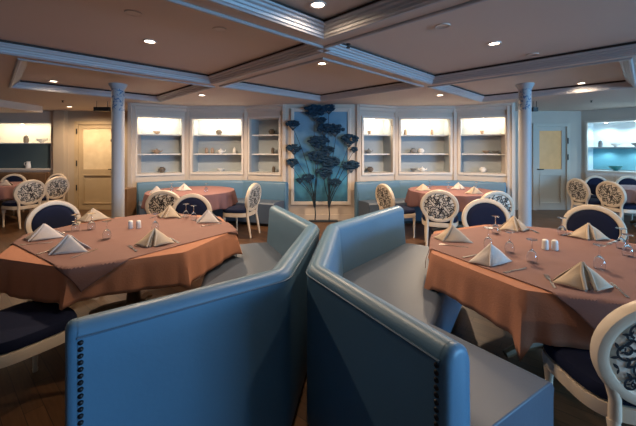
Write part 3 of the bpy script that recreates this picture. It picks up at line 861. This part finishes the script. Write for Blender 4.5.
def make_napkin(label, loc, rz, white=False, group='folded napkins', kind=0, sc=1):
    bm = bmesh.new(); a = .148 * sc; h = .122 * sc
    def sheet(A, B, Cc, bulge, off):
        # triangular sheet A (apex), B, C (feet) with a slight outward bulge
        n = 10; A, B, Cc = Vector(A), Vector(B), Vector(Cc); nn = (B - A).cross(Cc - A).normalized()
        if nn.y > 0: nn = -nn
        rows = []
        for i in range(n + 1):
            row = []
            for j in range(i + 1):
                q = i / n; s = j / i if i else 0
                p = A * (1 - q) + (B * (1 - s) + Cc * s) * q
                p = p + nn * (bulge * math.sin(PI * s) * q + off + .003 * math.sin(7 * q + 5 * s)); p.z = max(0, p.z)
                row.append(bm.verts.new(p))
            rows.append(row)
        for i in range(n):
            for j in range(i + 1):
                bm.faces.new((rows[i][j], rows[i + 1][j], rows[i + 1][j + 1]))
                if j < i: bm.faces.new((rows[i][j], rows[i + 1][j + 1], rows[i][j + 1]))
    ap = (0, .02, h)
    if kind == 0:      # tent with a fold down the middle of its broad front
        sheet(ap, (-a, .05, 0), (-.075, -.06, 0), .010, 0); sheet(ap, (-.075, -.06, 0), (a * .98, -.01, 0), .012, 0)
        tube(bm, [(-.004, .012, h), (-.04, -.022, h * .52), (-.082, -.064, .006)], [.004, .006, .005], 6)
        sheet((0, .024, h * .97), (-a * .9, .05, 0), (.0, .10, 0), .0, -.002); sheet((0, .024, h * .97), (0, .10, 0), (a * .85, .06, 0), 0, -.002)
    else:              # loose tent, gaping in front with a rolled lip
        sheet(ap, (-a, 0, 0), (-.025, -.085, 0), .02, 0); sheet(ap, (.02, -.075, 0), (a, .02, 0), .022, 0)
        sheet((0, .03, h * .98), (-a * .9, .04, 0), (a * .9, .05, 0), -.02, 0)
        sheet((.0, .012, h * .96), (-.02, -.07, 0), (.015, -.06, 0), -.015, 0)
        tube(bm, [(.002, .012, h), (.02, -.02, h * .62), (.024, -.075, .008)], [.005, .008, .007], 6)
        tube(bm, [(-.002, .012, h), (-.02, -.03, h * .6), (-.028, -.085, .008)], [.005, .008, .007], 6)
    o = obj('napkin', bm, M['napkinw'] if white else M['napkin']); o.location = loc; o.rotation_euler = (0, 0, rz)
    so = o.modifiers.new('solid', 'SOLIDIFY'); so.thickness = .0035; so.offset = 0
    return tag(o, label, 'napkin', group)


GLH = .150
GP = [(.0345, 0), (.033, .003), (.010, .007), (.0045, .014), (.004, .065), (.008, .076), (.024, .094), (.032, .118), (.0325, .14), (.029, .165)]
GIN = [(.0275, .165), (.031, .14), (.0305, .118), (.0225, .096), (.006, .080), (0.0012, .079)]
glass_proto = None


def glass(label, loc, group, sc=1):
    global glass_proto
    if glass_proto is None:
        t = thing('wine_glass', label, 'glass', loc, 0, group)
        bm = bmesh.new(); lathe(bm, [(q * .95, GLH - z * .909) for q, z in GP[5:] + GIN], 20); obj('bowl', bm, M['glass'], t)
        bm = bmesh.new(); lathe(bm, [(q * .95, GLH - z * .909) for q, z in GP[:6]], 20); obj('stem', bm, M['glass'], t)
        glass_proto = t; return t
    return dup(glass_proto, loc, 0, label, group)


def outline_plate(bm, pts, th):
    up = [bm.verts.new((x, y, th + z)) for x, y, z in pts]; dn = [bm.verts.new((x, y, z)) for x, y, z in pts]
    n = len(pts); bm.faces.new(up); bm.faces.new(dn[::-1])
    for i in range(n): bm.faces.new((up[i], up[(i + 1) % n], dn[(i + 1) % n], dn[i]))


cut = {}


def cutlery(kind, label, loc, rz, group):
    if kind in cut: return dup(cut[kind], loc, rz, label, group)
    t = thing('table_' + kind, label, kind, loc, rz, group)
    bm = bmesh.new()
    outline_plate(bm, [(-.0085, -.10, 0), (.0085, -.10, 0), (.007, -.06, 0), (.0035, .005, 0.002), (-.0035, .005, 0.002), (-.007, -.06, 0)], .003); obj('handle', bm, M['steel'], t)
    bm = bmesh.new()
    if kind == 'knife':
        outline_plate(bm, [(-.0035, .004, 0.001), (.005, .004, 0.001), (.0095, .03, 0.001), (.009, .08, 0.001), (.003, .105, 0.001), (-.004, .108, 0.001), (-.006, .05, 0.001)], .0018); obj('blade', bm, M['steel'], t)
    else:
        outline_plate(bm, [(-.003, .004, 0.002), (.003, .004, 0.002), (.011, .035, 0), (.012, .06, .001), (-.012, .06, .001), (-.011, .035, 0)], .0022)
        for k in range(4): box(bm, -.012 + k * .0068, -.0084 + k * .0068, .058, .102, .001, .0032)
        obj('head', bm, M['steel'], t)
    cut[kind] = t; return t


def setting(tab, c, np, phrase, white=False, kind=0, out=None, sc=1, cut_on=True):
    dx, dy = c[0] - np[0], c[1] - np[1]; l = math.hypot(dx, dy); dx, dy = dx / l, dy / l
    rz = face(dx, dy) if out is None else out
    make_napkin(('white' if white else 'beige') + ' folded napkin standing ' + phrase, (np[0], np[1], ZS), rz, white, kind=kind, sc=sc)
    if cut_on:
        f = face(dx, dy); px, py = dy, -dx
        for k, s in (('fork', -.155), ('knife', .155)):
            q = s * .98
            cutlery(k, 'steel %s lying beside the napkin %s' % (k, phrase), (np[0] + px * q - dx * .0, np[1] + py * q - dy * .0, ZS), f, 'cutlery on the front tables')


for np, ph, wh, kd, o, in (
        ((-2.26, 2.72), 'at the left edge of the left front table', True, 0, R(25)),
        ((-1.80, 2.37), 'at the near edge of the left front table', True, 0, R(8)),
        ((-2.34, 3.44), 'at the far left corner of the left front table', False, 0, R(40)),
        ((-1.27, 2.56), 'at the bench corner of the left front table', False, 1, R(10)),
        ((-1.63, 3.60), 'at the far side of the left front table', False, 1, R(-20)),
        ((-1.12, 3.34), 'at the far right of the left front table', True, 0, R(-10))):
    setting('l', TL, np, ph, wh, kd, o)
for np, ph, wh, kd, o in (
        ((1.09, 2.66), 'at the far left corner of the right front table', False, 0, R(-20)),
        ((1.14, 2.15), 'at the near left of the right front table', True, 0, R(15)),
        ((1.80, 3.02), 'at the far side of the right front table', False, 1, R(0)),
        ((2.25, 2.74), 'at the far right of the right front table', False, 1, R(-25)),
        ((1.44, 1.79), 'at the near edge of the right front table', False, 1, R(-15))):
    setting('r', TRc, np, ph, wh, kd, o)
GG = 'wine glasses on the front tables'
for x, y, ph in ((-2.19, 2.98, 'left of the pair near the left edge of the left front table'), (-2.08, 3.03, 'right of the pair near the left edge of the left front table'), (-1.74, 2.72, 'alone in the middle of the left front table'), (-1.49, 3.02, 'right of the salt shakers on the left front table'),
                 (-1.42, 3.55, 'between the two far napkins of the left front table'), (-1.30, 3.45, 'nearest the white napkin at the far right of the left front table'),
                 (1.28, 2.48, 'behind the white napkin at the left of the right front table'), (1.37, 2.36, 'at the shoulder of the white napkin on the right front table'), (1.56, 2.90, 'left of the far beige napkin on the right front table'),
                 (1.40, 2.16, 'before the salt shakers on the right front table'), (2.10, 2.84, 'left of the far right napkin on the right front table'), (2.26, 2.46, 'right of the far right napkin on the right front table'),
                 (2.14, 2.28, 'foremost of the cluster on the right side of the right front table'), (1.74, 2.04, 'behind the beige napkin at the near edge of the right front table'), (2.32, 2.30, 'rightmost on the right front table')):
    glass('upturned stemmed glass ' + ph, (x, y, ZS), GG)
for x, y, lab in ((-1.75, 3.08, 'left shaker of the pair on the left front table'), (-1.68, 3.09, 'right shaker of the pair on the left front table'), (1.68, 2.44, 'left shaker of the pair on the right front table'), (1.74, 2.425, 'right shaker of the pair on the right front table')):
    t = thing('salt_shaker', 'white porcelain ' + lab, 'shaker', (x, y, ZS), 0, 'white shakers')
    bm = bmesh.new(); lathe(bm, [(.021, 0), (.023, .006), (.021, .05), (.021, .058)], 18); obj('body', bm, M['porcelain'], t)
    bm = bmesh.new(); lathe(bm, [(.021, .058), (.019, .068), (.010, .074)], 18); obj('lid', bm, M['porcelain'], t)
# back tables
for np, ph, wh, kd in (((-2.72, 5.55), 'at the left of the left back table', True, 0), ((-2.42, 5.95), 'in the middle of the left back table', True, 1),
                       ((-6.4, 6.75), 'on the far left table', True, 0),
                       ((1.90, 5.95), 'at the left of the right back table', False, 0), ((2.62, 6.15), 'at the far side of the right back table', True, 1), ((2.62, 5.52), 'at the near right of the right back table', False, 0)):
    c = BLt if np[0] < 0 else BRt
    if np[0] < -5: c = FL
    setting('b', c, np, ph, wh, kd, 0, cut_on=False)
for x, y, ph in ((-1.95, 5.75, 'on the left back table, right part'), (-2.55, 5.75, 'between the napkins of the left back table'), (2.10, 6.2, 'at the left of the right back table'), (2.33, 5.9, 'in the middle of the right back table'), (2.85, 5.95, 'at the right of the right back table')):
    glass('upturned stemmed glass ' + ph, (x, y, ZTAB + .005), 'wine glasses on the back tables')
for o in bpy.data.objects:
    if o.name.startswith('napkin') and o.location.y > 5: o.location.z = ZTAB + .006

# ------------------------------------------------------------------ ornaments on the niche shelves
def ornament(key, u, z, kind, m, label, sc=1.0, dy=.17):
    t0, mx = N[key] if isinstance(key, str) else key
    p = t0.location; rz = t0.rotation_euler.z
    t = thing({'bowl': 'bowl', 'pot': 'round_pot', 'jar': 'jar', 'tea': 'teapot', 'cup': 'cup', 'jug': 'jug'}[kind], label, {'bowl': 'bowl', 'pot': 'pot', 'jar': 'jar', 'tea': 'teapot', 'cup': 'cup', 'jug': 'jug'}[kind],
              (p[0] + u * math.cos(rz) - dy * math.sin(rz), p[1] + u * math.sin(rz) + dy * math.cos(rz), z), rz, 'ornaments on the niche shelves')
    q = lambda pr: [(r * sc, h * sc) for r, h in pr]
    body = {'bowl': [(.035, 0), (.03, .012), (.075, .045), (.095, .08), (.09, .08), (.07, .05), (.02, .02)],
            'pot': [(.035, 0), (.07, .03), (.088, .07), (.08, .105), (.05, .125), (.058, .14), (.05, .14), (.04, .12)],
            'jar': [(.035, 0), (.045, .02), (.046, .10), (.035, .125), (.037, .135)],
            'tea': [(.04, 0), (.07, .03), (.078, .06), (.06, .095), (.03, .105)],
            'cup': [(.025, 0), (.03, .01), (.045, .06), (.055, .10), (.05, .10), (.038, .06), (.02, .015)],
            'jug': [(.05, 0), (.065, .03), (.06, .11), (.045, .17), (.055, .20), (.048, .20), (.038, .16)]}[kind]
    bm = bmesh.new(); lathe(bm, q(body), 20); obj('body', bm, m, t)
    if kind == 'tea':
        bm = bmesh.new(); tube(bm, [(.07 * sc, 0, .045 * sc), (.11 * sc, 0, .06 * sc), (.13 * sc, 0, .10 * sc)], [.016 * sc, .012 * sc, .008 * sc], 8); obj('spout', bm, m, t)
        bm = bmesh.new(); lathe(bm, q([(.032, .103), (.02, .118), (.006, .122), (.012, .135), (.004, .142)]), 14); obj('lid', bm, m, t)
    if kind in ('tea', 'jug'):
        H = (.05, .09) if kind == 'tea' else (.06, .17)
        bm = bmesh.new(); tube(bm, [(-.06 * sc, 0, H[1] * sc), (-.11 * sc, 0, H[1] * sc), (-.12 * sc, 0, (H[0] + H[1]) / 2 * sc), (-.06 * sc, 0, H[0] * sc)], .008 * sc, 7); obj('handle', bm, m, t)
    if kind == 'jar':
        bm = bmesh.new(); lathe(bm, q([(.040, .133), (.038, .145), (.012, .150), (.010, .165)]), 14); obj('lid', bm, m, t)
    return t


T_, Mi, Bo = 1.818, 1.398, .986
pb, pt, pw, pg = M['bronze'], M['tanpot'], M['porcelain'], M['greypot']
for key, u, z, k, m, what in (
        ('left3', -.05, T_, 'bowl', pt, 'tan bowl on the lit top shelf of the left outer niche'), ('left3', -.05, Mi, 'tea', pt, 'brown teapot on the middle shelf of the left outer niche'), ('left3', .05, Bo, 'pot', pb, 'small dark pot at the bottom of the left outer niche'),
        ('left2', -.02, T_, 'pot', pb, 'round dark pot on the lit top shelf of the left middle niche'), ('left2', -.30, Mi, 'jar', pt, 'tan lidded jar at the left of the middle shelf in the left middle niche'), ('left2', -.17, Mi, 'jar', pt, 'second tan jar on the middle shelf of the left middle niche'),
        ('left2', .02, Mi, 'tea', pw, 'white teapot on the middle shelf of the left middle niche'), ('left2', .33, Mi, 'jar', pw, 'pale jar at the right of the middle shelf in the left middle niche'), ('left2', .02, Bo, 'bowl', pw, 'white bowl at the bottom of the left middle niche'),
        ('left1', .05, T_, 'pot', pb, 'dark pot on the top shelf of the unlit left inner niche'), ('left1', .08, Mi, 'jar', pb, 'dark jar on the middle shelf of the unlit left inner niche'), ('left1', .1, Bo, 'jar', pb, 'dark jar at the bottom of the unlit left inner niche'),
        ('right1', -.08, T_, 'cup', pt, 'small cup on the lit top shelf of the right inner niche'), ('right1', -.1, Mi, 'tea', pg, 'grey teapot on the middle shelf of the right inner niche'), ('right1', -.06, Bo, 'pot', pb, 'dark pot at the bottom of the right inner niche'),
        ('right2', -.38, T_, 'jar', pt, 'tan jar at the left of the lit top shelf in the right middle niche'), ('right2', .22, T_, 'jar', pt, 'tan jar at the right of the lit top shelf in the right middle niche'), ('right2', -.2, Mi, 'pot', pg, 'grey pot on the middle shelf of the right middle niche'), ('right2', -.03, Mi, 'pot', pw, 'white pot on the middle shelf of the right middle niche'),
        ('right2', -.2, Bo, 'bowl', pg, 'grey bowl at the bottom of the right middle niche'), ('right2', .0, Bo, 'tea', pw, 'white teapot at the bottom of the right middle niche'),
        ('right3', -.02, T_, 'cup', pt, 'tan cup on the lit top shelf of the right outer niche'), ('right3', .06, Mi, 'bowl', pt, 'tan bowl on the middle shelf of the right outer niche'), ('right3', .24, Mi, 'bowl', pg, 'grey bowl on the middle shelf of the right outer niche'), ('right3', .0, Bo, 'pot', pw, 'white pot at the bottom of the right outer niche')):
    ornament(key, u, z, k, m, what, .85)
LT, RT = (t, mxl), (tR, mxr)
LT = ([o for o in bpy.data.objects if o.get('label', '').startswith('wide wall niche at the far left')][0], mxl)
for key, u, z, k, m, what, sc in (
        (LT, .10, 1.655, 'jar', pb, 'dark jar on the upper shelf of the far left niche', 1.2), (LT, .50, 1.655, 'bowl', pw, 'pale dish on the upper shelf of the far left niche', 1.3), (LT, .36, 1.02, 'jug', pw, 'white jug with a handle standing before the dark teal panel', .85),
        (RT, -.9, 1.55, 'jar', pg, 'grey jar at the left of the upper shelf in the turquoise niche', 1), (RT, -.62, 1.55, 'bowl', pw, 'pale bowl on the upper shelf of the turquoise niche, beside the grey jar', 1.1), (RT, -.25, 1.55, 'bowl', pg, 'grey bowl on the upper shelf of the turquoise niche', 1.1), (RT, .1, 1.55, 'jar', pg, 'grey jar at the right of the upper shelf in the turquoise niche', 1),
        (RT, -.62, .985, 'bowl', M['tealdish'], 'teal bowl at the bottom of the turquoise niche', 1.4), (RT, -.22, .985, 'jar', pw, 'white jar at the bottom of the turquoise niche', 1.1)):
    ornament(key, u, z, k, m, what, sc, dy=-.03 if k == 'jug' else .2)
